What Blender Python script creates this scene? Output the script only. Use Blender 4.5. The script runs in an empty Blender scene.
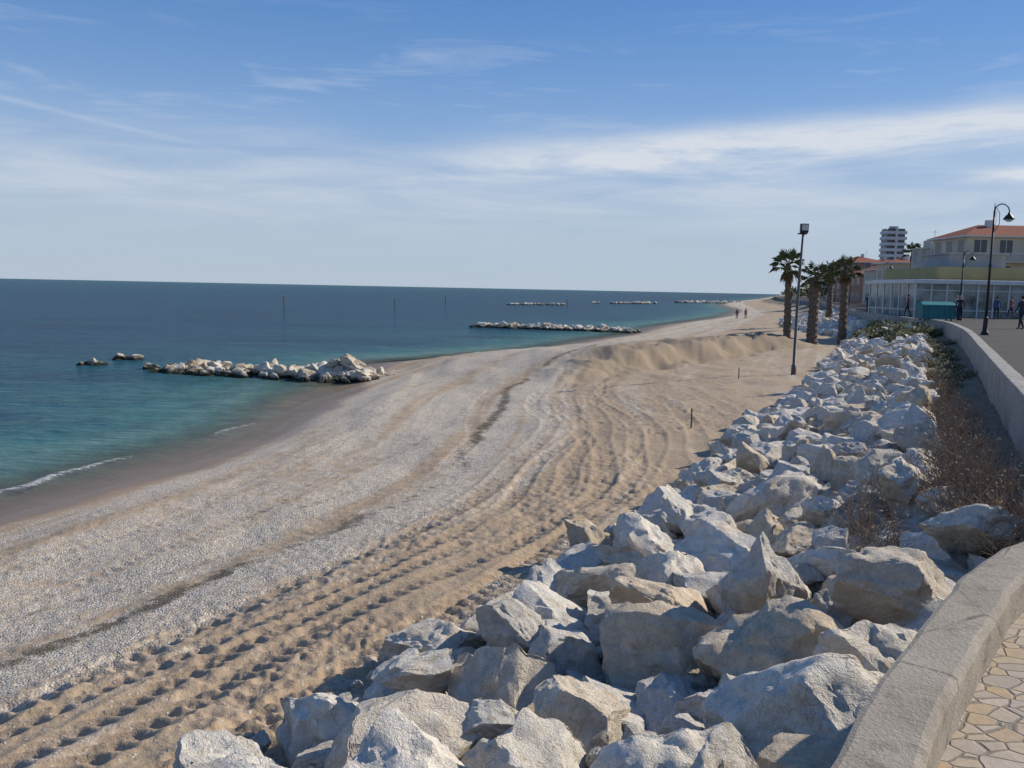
import bpy, bmesh, math, random
import numpy as np
from mathutils import Vector, Matrix, noise as mnoise
random.seed(7); rng=np.random.default_rng(7)
scene=bpy.context.scene; COL=scene.collection
R=math.radians
# ------------------------------------------------------------------ helpers
def link(o,parent=None):
    COL.objects.link(o)
    if parent: o.parent=parent
    return o
def empty(name,loc=(0,0,0)):
    o=bpy.data.objects.new(name,None); o.empty_display_size=.3; o.location=loc; return link(o)
def mat(name):
    m=bpy.data.materials.new(name); m.use_nodes=True
    nt=m.node_tree; nt.nodes.clear(); return m,nt
class NT:
    def __init__(s,nt): s.nt=nt
    def n(s,t,**k):
        nd=s.nt.nodes.new(t)
        for a,b in k.items(): setattr(nd,a,b)
        return nd
    def put(s,sock,v):
        if v is None: return
        if hasattr(v,'bl_idname') and hasattr(v,'outputs'): v=v.outputs[0]
        if isinstance(v,bpy.types.NodeSocket): s.nt.links.new(v,sock)
        else:
            if isinstance(v,(tuple,list)) and len(v)==3 and sock.type=='RGBA': v=(*v,1)
            sock.default_value=v
    def m(s,op,a,b=None,c=None,clamp=False):
        nd=s.n('ShaderNodeMath',operation=op,use_clamp=clamp)
        s.put(nd.inputs[0],a); s.put(nd.inputs[1],b); s.put(nd.inputs[2],c); return nd.outputs[0]
    def mix(s,f,a,b,blend='MIX'):
        nd=s.n('ShaderNodeMix',data_type='RGBA',blend_type=blend)
        s.put(nd.inputs[0],f); s.put(nd.inputs[6],a); s.put(nd.inputs[7],b); return nd.outputs[2]
    def noise(s,vec,scale,detail=4,rough=.55,dist=0,col=False):
        nd=s.n('ShaderNodeTexNoise'); s.put(nd.inputs['Vector'],vec)
        nd.inputs['Scale'].default_value=scale; nd.inputs['Detail'].default_value=detail
        nd.inputs['Roughness'].default_value=rough; nd.inputs['Distortion'].default_value=dist
        return nd.outputs[1 if col else 0]
    def vor(s,vec,scale,feature='F1',rnd=1):
        nd=s.n('ShaderNodeTexVoronoi',feature=feature); s.put(nd.inputs['Vector'],vec)
        nd.inputs['Scale'].default_value=scale; nd.inputs['Randomness'].default_value=rnd; return nd
    def ramp(s,f,stops,interp='LINEAR'):
        nd=s.n('ShaderNodeValToRGB'); cr=nd.color_ramp; cr.interpolation=interp
        while len(cr.elements)<len(stops): cr.elements.new(.5)
        for e,(p,c) in zip(cr.elements,stops):
            e.position=p; e.color=(*c,1) if isinstance(c,(tuple,list)) else (c,c,c,1)
        s.put(nd.inputs[0],f); return nd.outputs[0]
    def range(s,v,a,b,c=0,d=1,smooth=False):
        nd=s.n('ShaderNodeMapRange'); nd.interpolation_type='SMOOTHSTEP' if smooth else 'LINEAR'
        s.put(nd.inputs[0],v)
        for i,x in enumerate((a,b,c,d)): nd.inputs[i+1].default_value=x
        return nd.outputs[0]
    def attr(s,name): return s.n('ShaderNodeAttribute',attribute_name=name)
    def bump(s,h,strength=.5,dist=.02,normal=None):
        nd=s.n('ShaderNodeBump'); s.put(nd.inputs['Height'],h)
        nd.inputs['Strength'].default_value=strength; nd.inputs['Distance'].default_value=dist
        if normal is not None: s.put(nd.inputs['Normal'],normal)
        return nd.outputs[0]
    def pbsdf(s,col,rough=.8,normal=None,spec=.3,metal=0,alpha=None):
        p=s.n('ShaderNodeBsdfPrincipled'); s.put(p.inputs['Base Color'],col); s.put(p.inputs['Roughness'],rough)
        s.put(p.inputs['Specular IOR Level'],spec); s.put(p.inputs['Metallic'],metal)
        if normal is not None: s.put(p.inputs['Normal'],normal)
        if alpha is not None: s.put(p.inputs['Alpha'],alpha)
        o=s.n('ShaderNodeOutputMaterial'); s.nt.links.new(p.outputs[0],o.inputs[0]); return p
    def obj(s): return s.n('ShaderNodeTexCoord').outputs['Object']
def simple(name,col,rough=.7,var=.25,scale=3,bump=.2,metal=0,spec=.3,bscale=30):
    m,nt=mat(name); N=NT(nt); o=N.obj()
    f=N.range(N.noise(o,scale,5),.3,.7,1-var,1+var)
    comb=N.n('ShaderNodeCombineColor')
    for i in range(3): nt.links.new(f,comb.inputs[i])
    c=N.mix(1,(*col,1),comb.outputs[0],'MULTIPLY')
    nb=N.bump(N.noise(o,bscale,4),bump,.01) if bump else None
    N.pbsdf(c,rough,nb,spec,metal); return m

def mesh_obj(name,verts,faces,mats=(),fm=None,parent=None,smooth=False):
    me=bpy.data.meshes.new(name); me.from_pydata(verts,[],faces)
    for m in mats: me.materials.append(m)
    if fm is not None: me.polygons.foreach_set('material_index',fm)
    if smooth: me.polygons.foreach_set('use_smooth',[True]*len(me.polygons))
    me.update(); o=bpy.data.objects.new(name,me); return link(o,parent)

class B:
    """accumulates parts of one mesh"""
    def __init__(s): s.v=[]; s.f=[]; s.m=[]
    def add(s,vs,fs,mi=0):
        k=len(s.v); s.v+= [tuple(v) for v in vs]; s.f+=[tuple(i+k for i in f) for f in fs]; s.m+=[mi]*len(fs)
    def box(s,x0,x1,y0,y1,z0,z1,mi=0):
        s.add([(x0,y0,z0),(x1,y0,z0),(x1,y1,z0),(x0,y1,z0),(x0,y0,z1),(x1,y0,z1),(x1,y1,z1),(x0,y1,z1)],
              [(0,3,2,1),(4,5,6,7),(0,1,5,4),(1,2,6,5),(2,3,7,6),(3,0,4,7)],mi)
    def tube(s,pts,rad,n=8,mi=0,cap=True):
        pts=[Vector(p) for p in pts]; vs=[];fs=[]
        for i,p in enumerate(pts):
            d=(pts[min(i+1,len(pts)-1)]-pts[max(i-1,0)]).normalized()
            u=d.orthogonal().normalized() if i==0 else (u-d*u.dot(d)).normalized()
            w=d.cross(u); r=rad[i] if hasattr(rad,'__len__') else rad
            for k in range(n):
                a=2*math.pi*k/n; vs.append(p+(u*math.cos(a)+w*math.sin(a))*r)
        for i in range(len(pts)-1):
            for k in range(n):
                a=i*n+k;b=i*n+(k+1)%n; fs.append((a,b,b+n,a+n))
        if cap: fs.append(tuple(range(n))[::-1]); fs.append(tuple(range((len(pts)-1)*n,len(pts)*n)))
        s.add(vs,fs,mi)
    def obj(s,name,mats,parent=None,smooth=False): return mesh_obj(name,s.v,s.f,mats,s.m,parent,smooth)

def herm(tab,y):
    t=np.array(tab,float); X=t[:,0]; Y=t[:,1]; y=np.asarray(y,float); yc=np.clip(y,X[0],X[-1])
    d=np.diff(Y)/np.diff(X); m=np.concatenate([[d[0]],(d[:-1]*np.diff(X)[1:]+d[1:]*np.diff(X)[:-1])/(np.diff(X)[1:]+np.diff(X)[:-1]),[d[-1]]])
    i=np.clip(np.searchsorted(X,yc)-1,0,len(X)-2); h=X[i+1]-X[i]; u=(yc-X[i])/h
    r=(2*u**3-3*u**2+1)*Y[i]+(u**3-2*u**2+u)*h*m[i]+(-2*u**3+3*u**2)*Y[i+1]+(u**3-u**2)*h*m[i+1]
    r=r+np.where(y>X[-1],(y-X[-1])*d[-1],0)+np.where(y<X[0],(y-X[0])*d[0],0)
    return r
def hsh(ix,iy,seed):
    h=(ix.astype(np.int64)*374761393+iy.astype(np.int64)*668265263+seed*1274126177)&0xffffffff
    h=((h^(h>>13))*1274126177)&0xffffffff; h=h^(h>>16); return (h&0xffff)/65535.0
def vn(x,y,seed=0):
    ix=np.floor(x);iy=np.floor(y);fx=x-ix;fy=y-iy; fx=fx*fx*(3-2*fx); fy=fy*fy*(3-2*fy)
    a=hsh(ix,iy,seed);b=hsh(ix+1,iy,seed);c=hsh(ix,iy+1,seed);d=hsh(ix+1,iy+1,seed)
    return (a+(b-a)*fx)*(1-fy)+(c+(d-c)*fx)*fy
def fbm(x,y,oct=4,seed=0):
    r=0;a=.5;t=0
    for o in range(oct): r=r+a*vn(x*2**o+o*17.3,y*2**o-o*9.1,seed+o); t+=a; a*=.5
    return r/t
def sst(a,b,x):
    t=np.clip((x-a)/(b-a),0,1); return t*t*(3-2*t)

# ------------------------------------------------------------------ coastline tables (world metres: y, x)
SH=[(-60,-16),(0,-12.3),(10,-11.3),(17.2,-10.6),(20.8,-9.5),(24,-8.9),(28,-8.0),(37,-7.9),(42.5,-8.1),(49.4,-7.9),(55,-7.9),(60.2,-4.4),(70,2.2),(86,8.8),(102,15.2),(124,22),(170,41),(228,60),(350,86),(790,227)]
FT=[(-60,-12),(-5,-4.5),(0,-3.4),(5,-2.5),(6.3,-1.9),(8.3,-.5),(11.2,1.1),(16,3.4),(22,6.2),(35.5,12.6),(50,19),(64,25),(75,29),(100,32),(125,40),(170,56),(230,75),(350,102),(790,243)]
WL=[(-60,-9),(-5,-1.3),(0,-.55),(1.3,.2),(2.37,.94),(2.95,1.34),(3.78,1.98),(4.4,2.5),(4.87,3.03),(5.15,3.5),(5.35,4.1),(6.2,4.6),(9.5,6.2),(13.4,8.1),(18.5,10.6),(26.2,14.4),(44.7,23.3),(55,27.5),(64,29.6),(80,33.2),(100,39),(125,47),(170,62),(230,80),(350,108),(790,250)]
BA=[(-10,-12),(0,-9.3),(5,-7.6),(9.2,-5.8),(11.6,-4.5),(15.5,-2.6),(22,-1.1),(39,.35),(51,4.3),(75,14),(102,24),(170,48),(350,93),(790,234)]
def terrain(x,y,detail=True):
    xs=herm(SH,y); xf=herm(FT,y); xw=herm(WL,y); xb=herm(BA,y)
    s=x-xs + (fbm(x*.15,y*.15,2,5)-.5)*1.2*np.clip((40-np.abs(x-xs))/40,0,1)
    sf=np.maximum(xf-xs,4)
    z=np.where(s<0,np.maximum(.09*s,-2.5),0)
    z=np.where((s>=0),.13*np.minimum(s,3),z)
    z=z+np.where(s>3,.78*sst(0,1,(s-3)/(sf-3)),0)
    t=np.clip((x-xf)/np.maximum(xw-xf,.5),0,1)
    z=z+1.45*t
    z=np.where(x>xw+.1,3.15,z)
    # bank of sand pushed up by the bulldozer
    n=(x-4.3)*-.766+(y-42.)*.645; l=(x-4.3)*.645+(y-42.)*.766
    n=n+(fbm(l*.14,n*.05,3,11)-.5)*4.5
    fade=sst(-7,6,l)*(1-sst(23,31,l))
    beach=sst(2,5,s)*(1-sst(.0,.15,t))
    rough_=sst(-1.5,0,n)*(1-sst(2,6,n))
    z=z+beach*fade*((1.05+.4*(fbm(l*.25,n*.2,2,12)-.5))*sst(-.3,1.5,n)*(1-sst(3,20,n))+((fbm(x*.9,y*.9,4,13)-.5)*.75)*rough_)
    b=x-xb
    if detail:
        dist=np.hypot(x,y); fadeD=np.clip(1-(dist-10)/60,0,1)
        dry=sst(1.2,2.6,s)*(x<xw)
        z=z+dry*(fbm(x*.5,y*.5,3,21)-.5)*.18
        z=z+dry*(fbm(x*.9+3,y*.25,2,22)-.5)*.10
        sandy=sst(.6,2.0,b+(fbm(x*.7,y*.3,2,9)-.5)*1.5)
        l1=fbm(x*4.2,y*4.2,3,31)
        tr=sst(.35,.65,fbm(x*.45,y*.45,2,33)+.15*(t>0)+.12*sst(3.5,6,b))
        z=z+dry*sandy*fadeD*(.25+.75*tr)*(np.abs(l1-.5)*-.16+(fbm(x*9,y*9,2,41)-.5)*.045)
        z=z+dry*(1-sandy)*fadeD*(fbm(x*7,y*7,3,44)-.5)*.04
        wob=(fbm(y*.08+3,y*0,2,61)-.5)*1.0
        for c,w in ((1.75,.26),(2.3,.2),(2.85,.22),(3.55,.24),(4.2,.2),(4.8,.26),(5.9,.24),(7.4,.24),(-.9,.2),(-2.6,.2),(-4.3,.2)):
            w2=(fbm(y*.15+c*7,y*0,2,62)-.5)*1.3
            q=(b+wob+w2-c)/w
            m=np.exp(-q**4)*dry*fadeD*sst(.30,.54,fbm(y*.2,c+y*0,2,int(abs(c)*70)))
            k=1.1 if c>0 else .55
            cle=np.sin((y*1.0+np.abs(q)*.09)*2*np.pi/.2)
            z=z-m*k*(.026+ .028*cle)+k*.016*np.exp(-((np.abs(q)-1.25)/.25)**2)*dry*fadeD
    return z,s,b,t,x-xw,rough_*fade*beach

# ------------------------------------------------------------------ polar grids
def polar(name,angs,rads,zf,m):
    A,RR=np.meshgrid(np.radians(angs),rads); X=RR*np.sin(A); Y=RR*np.cos(A)
    Z,attrs=zf(X,Y); nr,na=X.shape
    co=np.stack([X,Y,Z],-1).reshape(-1,3).astype(np.float32)
    idx=np.arange(nr*na).reshape(nr,na)
    q=np.stack([idx[:-1,:-1],idx[:-1,1:],idx[1:,1:],idx[1:,:-1]],-1).reshape(-1,4)[:,::-1]
    me=bpy.data.meshes.new(name); me.vertices.add(len(co)); me.vertices.foreach_set('co',co.ravel())
    me.loops.add(q.size); me.loops.foreach_set('vertex_index',q.ravel().astype(np.int32))
    me.polygons.add(len(q)); me.polygons.foreach_set('loop_start',np.arange(0,q.size,4,dtype=np.int32))
    me.polygons.foreach_set('use_smooth',np.ones(len(q),bool))
    me.update(calc_edges=True)
    for k,v in attrs.items():
        a=me.attributes.new(k,'FLOAT','POINT'); a.data.foreach_set('value',v.ravel().astype(np.float32))
    me.materials.append(m); o=bpy.data.objects.new(name,me); return link(o)

def m_ground():
    m,nt=mat('beach_ground'); N=NT(nt); o=N.obj()
    peb=N.attr('peb').outputs['Fac']; wet=N.attr('wet').outputs['Fac']; weed=N.attr('weed').outputs['Fac']; soil_bank=N.attr('soil_bank').outputs['Fac']
    n1=N.noise(o,1.3,4); n2=N.noise(o,14,3); n3=N.noise(o,70,2)
    sand=N.mix(n1,(.38,.28,.185),(.48,.375,.26))
    sand=N.mix(N.range(n3,.35,.7),sand,N.mix(.5,sand,(.26,.18,.115)))
    v=N.vor(o,36)
    pc=N.ramp(v.outputs['Color'],[(0,(.19,.16,.13)),(.25,(.38,.325,.255)),(.48,(.52,.455,.365)),(.78,(.72,.66,.57)),(1,(.34,.305,.27))])
    pm=N.m('MULTIPLY',N.range(N.m('ADD',peb,N.m('MULTIPLY',N.m('SUBTRACT',N.noise(o,2.2,5,.7),.5),2.1)),.22,.84),.86)
    pm=N.m('MAXIMUM',pm,N.range(v.outputs['Color'],.85,.87,0,.75))
    c=N.mix(pm,sand,pc)
    wm=N.range(N.m('ADD',weed,N.m('MULTIPLY',N.m('SUBTRACT',N.noise(o,4,7,.78),.5),2.4)),.52,.92)
    c=N.mix(N.m('MULTIPLY',wm,.85),c,(.085,.066,.04))
    sl=N.mix(N.noise(o,6,5),(.14,.105,.07),(.32,.26,.19))
    c=N.mix(soil_bank,c,sl)
    c=N.mix(wet,c,N.mix(1,c,(.60,.55,.53),'MULTIPLY'))
    rough=N.range(wet,0,1,.95,.42)
    h=N.m('ADD',N.m('MULTIPLY',n3,.4),N.m('MULTIPLY',N.m('MULTIPLY',N.m('SUBTRACT',1,v.outputs['Distance']),pm),1.2))
    h=N.m('ADD',h,N.m('MULTIPLY',n2,1.2))
    h=N.m('MULTIPLY',h,N.range(wet,0,1,1,.15))
    N.pbsdf(c,rough,N.bump(h,.8,.02),.25); return m
def ground_z(X,Y):
    z,s,b,t,w,sc=terrain(X,Y)
    k=fbm(X*.8,Y*.3,3,71)-.5
    bb=b+k*1.2
    width=np.clip(herm(BA,Y)-herm(SH,Y),3,9)
    peb=sst(-width*.98,-width*.65,bb)*(1-sst(.8,3.4,bb))
    st=fbm(b*2.2,Y*.10,4,74)-.5
    peb=peb*(.72+.16*np.sin(bb*2.6))+st*1.7+.25*np.exp(-((s-1.6)/.4)**2)+.03
    peb=peb+.25*(Y>28)*(Y<62)*sst(-.2,.3,np.sin(b*1.9+k*2))*(t<=0)
    peb=np.where(t>0.02,0.1,peb)
    peb=np.where((Y>60)&(s>3),np.maximum(peb,.2),peb)
    peb=peb*(1-.7*sc)
    wet=1-sst(.3,1.3,s+(fbm(X*.5,Y*.5,3,81)-.5)*1.0)
    weed=np.exp(-((b+(fbm(Y*.35,Y*0+X*.1,3,91)-.5)*1.4)/.34)**2)*.95+.6*np.exp(-((b+1.5+(fbm(Y*.3,Y*0,3,95)-.5)*1.5)/.26)**2)+.5*np.exp(-((b-1.4)/.26)**2)*(Y>14)
    weed=weed*(Y<75)*(.6+.4*sst(.35,.6,fbm(X*.5,Y*.35,3,97)))
    soil_bank=np.maximum(sst(.1,.35,t),.6*sc)  # soil among the rocks; same darker colour, weaker, over the sand bank
    return z,dict(peb=peb,wet=wet,weed=weed,soil_bank=soil_bank)
def angs(st,lim=35,co=2.5):
    return np.concatenate([np.arange(-180,-lim,co*2),np.arange(-lim,lim,st),np.arange(lim,180.01,co*2)])
def uniq(a): 
    a=np.array(sorted(set(np.round(a,4)))); 
    if a[-1]<180: a=np.append(a,180)
    return a
def geo(a,b,r):
    n=int(math.log(b/a)/math.log(r)); return a*np.power(b/a,np.arange(n+1)/n)
rad=np.concatenate([geo(.3,5,1.08),geo(5,45,1.005)[1:],geo(45,200,1.012)[1:],geo(200,9000,1.05)[1:]])
polar('beach_ground',uniq(angs(.11)),rad,ground_z,m_ground())

# sea
def m_sea():
    m,nt=mat('sea_water'); N=NT(nt); o=N.obj()
    s=N.attr('s').outputs['Fac']; foam=N.attr('foam').outputs['Fac']
    d=N.m('MULTIPLY',s,-1)
    dn=N.m('ADD',d,N.m('MULTIPLY',N.m('SUBTRACT',N.noise(o,.12,3),.5),6))
    l=N.m('DIVIDE',N.m('LOGARITHM',N.m('MAXIMUM',dn,1),10),3.2)
    c=N.ramp(l,[(0,(.22,.21,.145)),(.13,(.12,.185,.14)),(.26,(.045,.135,.122)),(.36,(.020,.080,.094)),(.52,(.011,.050,.080)),(.80,(.008,.060,.094)),(1,(.012,.084,.118))])
    mp=N.n('ShaderNodeMapping'); nt.links.new(o,mp.inputs[0]); mp.inputs['Scale'].default_value=(.35,1.,1)
    pt=N.noise(mp.outputs[0],.09,4,.6)
    c=N.mix(N.m('MULTIPLY',N.range(pt,.47,.61),N.range(d,4,12,0,.55)),c,(.008,.024,.046))
    rip=N.noise(mp.outputs[0],1.3,3,.6); rip2=N.noise(mp.outputs[0],.28,4,.7)
    c=N.mix(N.range(rip,.48,.66,0,.45),c,N.mix(1,c,(2.0,1.75,1.6),'MULTIPLY'))
    c=N.mix(N.range(rip2,.46,.62,0,.5),c,N.mix(1,c,(.55,.62,.68),'MULTIPLY'))
    fn=N.range(N.m('ADD',foam,N.m('MULTIPLY',N.m('SUBTRACT',N.noise(o,9,5,.7),.5),1.8)),.62,.95,0,.8)
    c=N.mix(fn,c,(.70,.70,.68))
    al=N.m('MAXIMUM',N.range(d,-.1,4.5,.10,1),fn)
    h=N.m('ADD',N.m('MULTIPLY',N.noise(mp.outputs[0],2.2,4,.6),1.0),N.m('MULTIPLY',rip2,2.2))
    nb=N.bump(h,.9,.18)
    df=N.n('ShaderNodeBsdfDiffuse'); N.put(df.inputs[0],c); nt.links.new(nb,df.inputs['Normal'])
    gl=N.n('ShaderNodeBsdfGlossy'); gl.inputs['Roughness'].default_value=.12; nt.links.new(nb,gl.inputs['Normal']); gl.inputs[0].default_value=(.9,.95,1,1)
    fr=N.n('ShaderNodeFresnel'); fr.inputs[0].default_value=1.33; nt.links.new(nb,fr.inputs['Normal'])
    ms=N.n('ShaderNodeMixShader'); nt.links.new(N.range(fr.outputs[0],0,1,.02,.20),ms.inputs[0]); nt.links.new(df.outputs[0],ms.inputs[1]); nt.links.new(gl.outputs[0],ms.inputs[2])
    tp=N.n('ShaderNodeBsdfTransparent'); m2=N.n('ShaderNodeMixShader'); nt.links.new(al,m2.inputs[0]); nt.links.new(tp.outputs[0],m2.inputs[1]); nt.links.new(ms.outputs[0],m2.inputs[2])
    ou=N.n('ShaderNodeOutputMaterial'); nt.links.new(m2.outputs[0],ou.inputs[0]); return m
def sea_z(X,Y):
    s=X-herm(SH,Y)+(fbm(X*.15,Y*.15,2,5)-.5)*1.2*np.clip((40-np.abs(X-herm(SH,Y)))/40,0,1)
    k=(fbm(X*.4,Y*.4,3,15)-.5)
    f1=np.exp(-((s+1.75+k*1.1)/.26)**2)*(sst(14,17,Y)*(1-sst(22.5,25.5,Y))*.95+sst(26,28,Y)*(1-sst(29,32,Y))*.85)
    f2=.55*np.exp(-((s+.12+k*.4)/.12)**2)*(Y<45)
    z=.06*f1+ (fbm(X*1.2,Y*1.2,3,17)-.5)*.11*sst(1,6,-s)*np.clip(1-np.hypot(X,Y)/250,0,1)+.035*np.sin((s+k)*2.4)*np.exp(-np.maximum(-s,0)/7)*sst(.4,1.5,-s)
    return z,dict(s=s,foam=f1*1.1+f2)
radw=np.concatenate([geo(3,60,1.011),geo(60,12000,1.04)[1:]])
polar('sea_water',uniq(angs(.2)),radw,sea_z,m_sea())

# ------------------------------------------------------------------ boulders
def m_rock():
    m,nt=mat('limestone_boulder'); N=NT(nt); o=N.obj()
    oi=N.n('ShaderNodeObjectInfo'); rnd=oi.outputs['Random']
    off=N.n('ShaderNodeVectorMath',operation='ADD'); nt.links.new(o,off.inputs[0])
    cm=N.n('ShaderNodeCombineXYZ'); k=N.m('MULTIPLY',rnd,37.)
    for i in range(3): nt.links.new(k,cm.inputs[i])
    nt.links.new(cm.outputs[0],off.inputs[1]); p=off.outputs[0]
    base=N.ramp(rnd,[(0,(.78,.72,.62)),(.2,(.82,.77,.68)),(.34,(.68,.64,.57)),(.48,(.80,.75,.66)),(.60,(.68,.56,.41)),(.68,(.78,.72,.62)),(.80,(.54,.53,.51)),(.86,(.76,.70,.60)),(.93,(.62,.50,.35)),(1,(.80,.75,.66))])
    n1=N.noise(p,1.4,4,.62); n2=N.noise(p,5,5,.70,.4); n3=N.noise(p,26,4,.72)
    c=N.mix(N.range(n1,.47,.67,0,.5),base,N.mix(.5,base,(.48,.455,.41)))
    c=N.mix(N.range(N.noise(p,2.1,4,.6,1.5),.54,.67,0,.6),c,(.58,.44,.28))
    c=N.mix(N.range(n2,.58,.70,0,.5),c,(.34,.31,.27))
    c=N.mix(N.range(n2,.32,.44,.4,0),c,(.84,.80,.73))
    c=N.mix(N.range(n3,.28,.47,.3,0),c,(.31,.28,.24))
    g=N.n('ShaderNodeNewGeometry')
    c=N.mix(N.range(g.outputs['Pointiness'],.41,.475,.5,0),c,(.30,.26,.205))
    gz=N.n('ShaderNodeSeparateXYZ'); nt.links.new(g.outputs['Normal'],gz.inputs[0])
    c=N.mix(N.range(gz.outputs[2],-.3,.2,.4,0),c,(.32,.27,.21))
    rg=N.m('ABSOLUTE',N.m('SUBTRACT',n2,.5))
    h=N.m('ADD',N.m('ADD',N.m('MULTIPLY',n2,1.1),N.m('MULTIPLY',n3,.5)),N.range(rg,0,.05,0,.16))
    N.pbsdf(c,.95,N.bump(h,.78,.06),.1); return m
MROCK=m_rock()
def wetrock():
    m,nt=mat('breakwater_rock'); N=NT(nt); o=N.obj(); g=N.n('ShaderNodeNewGeometry')
    z=N.n('ShaderNodeSeparateXYZ'); nt.links.new(g.outputs['Position'],z.inputs[0])
    zz=N.m('ADD',z.outputs[2],N.m('MULTIPLY',N.m('SUBTRACT',N.noise(g.outputs['Position'],2.,4),.5),.4))
    rnd=N.n('ShaderNodeObjectInfo').outputs['Random']
    base=N.ramp(rnd,[(0,(.66,.60,.49)),(.3,(.76,.71,.61)),(.55,(.64,.56,.43)),(.8,(.42,.32,.21)),(1,(.70,.64,.53))])
    c=N.mix(N.range(N.noise(o,4,5,.65),.47,.70,0,.65),base,(.36,.30,.23))
    c=N.mix(N.range(zz,.14,.36,1,0),c,(.035,.036,.024))
    N.pbsdf(c,.9,N.bump(N.noise(o,8,5,.65),.9,.08),.2); return m
MWET=wetrock()
def boulder_mesh(i,sub=5,m=MROCK):
    r=random.Random(100+i); bm=bmesh.new(); bmesh.ops.create_icosphere(bm,subdivisions=sub,radius=1)
    sc=Vector((r.uniform(.95,1.35),r.uniform(.85,1.1),r.uniform(.62,.88)))
    pl=[]
    for k in range(r.randint(8,12)):
        n=Vector((r.gauss(0,1),r.gauss(0,1),r.gauss(0,1))).normalized(); pl.append((n,r.uniform(.46,.72),.05))
    for k in range(9):
        n=Vector((r.gauss(0,1),r.gauss(0,1),r.gauss(0,1))).normalized(); pl.append((n,r.uniform(.68,.80),.06))
    sd=Vector((i*13.7,i*3.1,i*7.9))
    for v in bm.verts:
        p=v.co.copy()*1.05
        for it in (0,1):
            for n,d,a in pl:
                dd=p.dot(n)-(d+a*mnoise.noise(p*2.1+sd)+.015*mnoise.noise(p*7+sd))
                if dd>0: p-=n*dd
        q=p.copy()
        st=mnoise.noise(q*2.3+sd*3)
        p+=v.co*(.06*(math.floor(st*5)/5))
        p+=v.co*.042*mnoise.fractal(q*2.2+sd,.9,2.1,3)
        p+=v.co*.032*mnoise.fractal(q*6+sd,.7,2.1,4)
        c=mnoise.noise(q*4.5+sd*5)
        if c>.2: p-=v.co*(c-.2)*.12
        v.co=Vector((p.x*sc.x,p.y*sc.y,p.z*sc.z))
    me=bpy.data.meshes.new('boulder_shape'); bm.to_mesh(me); bm.free(); me.materials.append(m)
    me.polygons.foreach_set('use_smooth',[True]*len(me.polygons))
    try: me.set_sharp_from_angle(angle=R(30))
    except Exception: pass
    return me
SHAPES=[boulder_mesh(i) for i in range(24)]
LOW=[boulder_mesh(40+i,4) for i in range(6)]
WETS=[boulder_mesh(60+i,4,MWET) for i in range(7)]
def put_rock(parent,shapes,x,y,z,r,flat=1,k=1.36):
    o=bpy.data.objects.new('boulder',random.choice(shapes)); o.location=(x,y,z)
    o.rotation_euler=(random.gauss(0,.4)+random.choice((0,math.pi)),random.gauss(0,.4),random.uniform(0,6.283))
    s=r*k; o.scale=(s*random.uniform(.85,1.2),s*random.uniform(.85,1.15),s*random.uniform(.75,1.1)*flat)
    COL.objects.link(o); o.parent=parent; return o
rev=empty('rock_revetment')
cell={}
def ok(x,y,r,f):
    cx,cy=int(x//1.2),int(y//1.2)
    for a in range(cx-1,cx+2):
        for b in range(cy-1,cy+2):
            for (px,py,pr) in cell.get((a,b),()):
                if (px-x)**2+(py-y)**2<(f*(r+pr))**2: return False
    return True
def margin(y): return float(np.interp(y,[0,4,5,7,9,12,30,50,60],[.6,.5,.3,.6,1.2,1.5,1.8,1.6,.5]))
WPTS=[(float(herm(WL,y)),y) for y in np.linspace(-1,5.3,60)]
def layer(n,rmin,rmax,f,zoff,y0,y1,edge=.1,jit=.08):
    ys=y0+(y1-y0)*rng.random(n); us=rng.random(n); rs=rmin+(rmax-rmin)*rng.random(n)
    xf=herm(FT,ys); xw=herm(WL,ys)
    xs=np.array([a-edge+(max(b-margin(c)-a,.3)+edge)*u for a,b,c,u in zip(xf,xw,ys,us)])
    tt=terrain(xs,ys,False); z=tt[0]; w=tt[4]
    for x,y,r,zz,ww in zip(xs,ys,rs,z,w):
        if ww>-r-.1: continue
        if y<7.5 and min(math.hypot(x-a,y-b) for a,b in WPTS)<r+.14: continue
        if not ok(x,y,r,f): continue
        cell.setdefault((int(x//1.2),int(y//1.2)),[]).append((x,y,r))
        put_rock(rev,SHAPES if y<30 else LOW,x,y,zz+r*zoff+random.uniform(-jit,jit),r,1)
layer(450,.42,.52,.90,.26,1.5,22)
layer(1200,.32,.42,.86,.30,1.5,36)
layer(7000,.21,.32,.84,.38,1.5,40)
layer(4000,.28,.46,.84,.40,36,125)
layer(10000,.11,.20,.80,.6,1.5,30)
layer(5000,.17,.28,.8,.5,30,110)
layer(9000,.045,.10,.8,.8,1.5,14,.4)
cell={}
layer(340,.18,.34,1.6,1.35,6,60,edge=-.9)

def breakwater(x0,y0,x1,y1,w,top,n,rmin,rmax):
    e=empty('rock_breakwater')
    L=math.hypot(x1-x0,y1-y0); dx,dy=(x1-x0)/L,(y1-y0)/L
    for i in range(n):
        l=random.uniform(0,L); q=random.uniform(-1,1); r=random.uniform(rmin,rmax)
        end=min(1,min(l,L-l)/2+.4)
        z=top*(1-abs(q))*end*random.uniform(.5,1.05)-.12
        put_rock(e,WETS,x0+dx*l-dy*q*w,y0+dy*l+dx*q*w,z,r,1,1.25)
    return e
breakwater(-19.3,48.2,-8.6,44.6,1.6,.55,210,.2,.58)
breakwater(-11,45.3,-7.2,44.3,1.6,1.05,50,.3,.68)
for x,y,n in ((-25,50,6),(-24.5,54,9),(-20.9,48.4,3)): breakwater(x-.6,y,x+.6,y,.5,.35,n,.25,.55)
breakwater(-4.9,110,15,103,1.5,.5,260,.3,.62)
breakwater(-1,263,16,281,2,.4,60,.4,.8); breakwater(38,327,57,350,2.2,.5,70,.4,.9); breakwater(77,400,117,425,2.5,.8,120,.6,1.)
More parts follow.
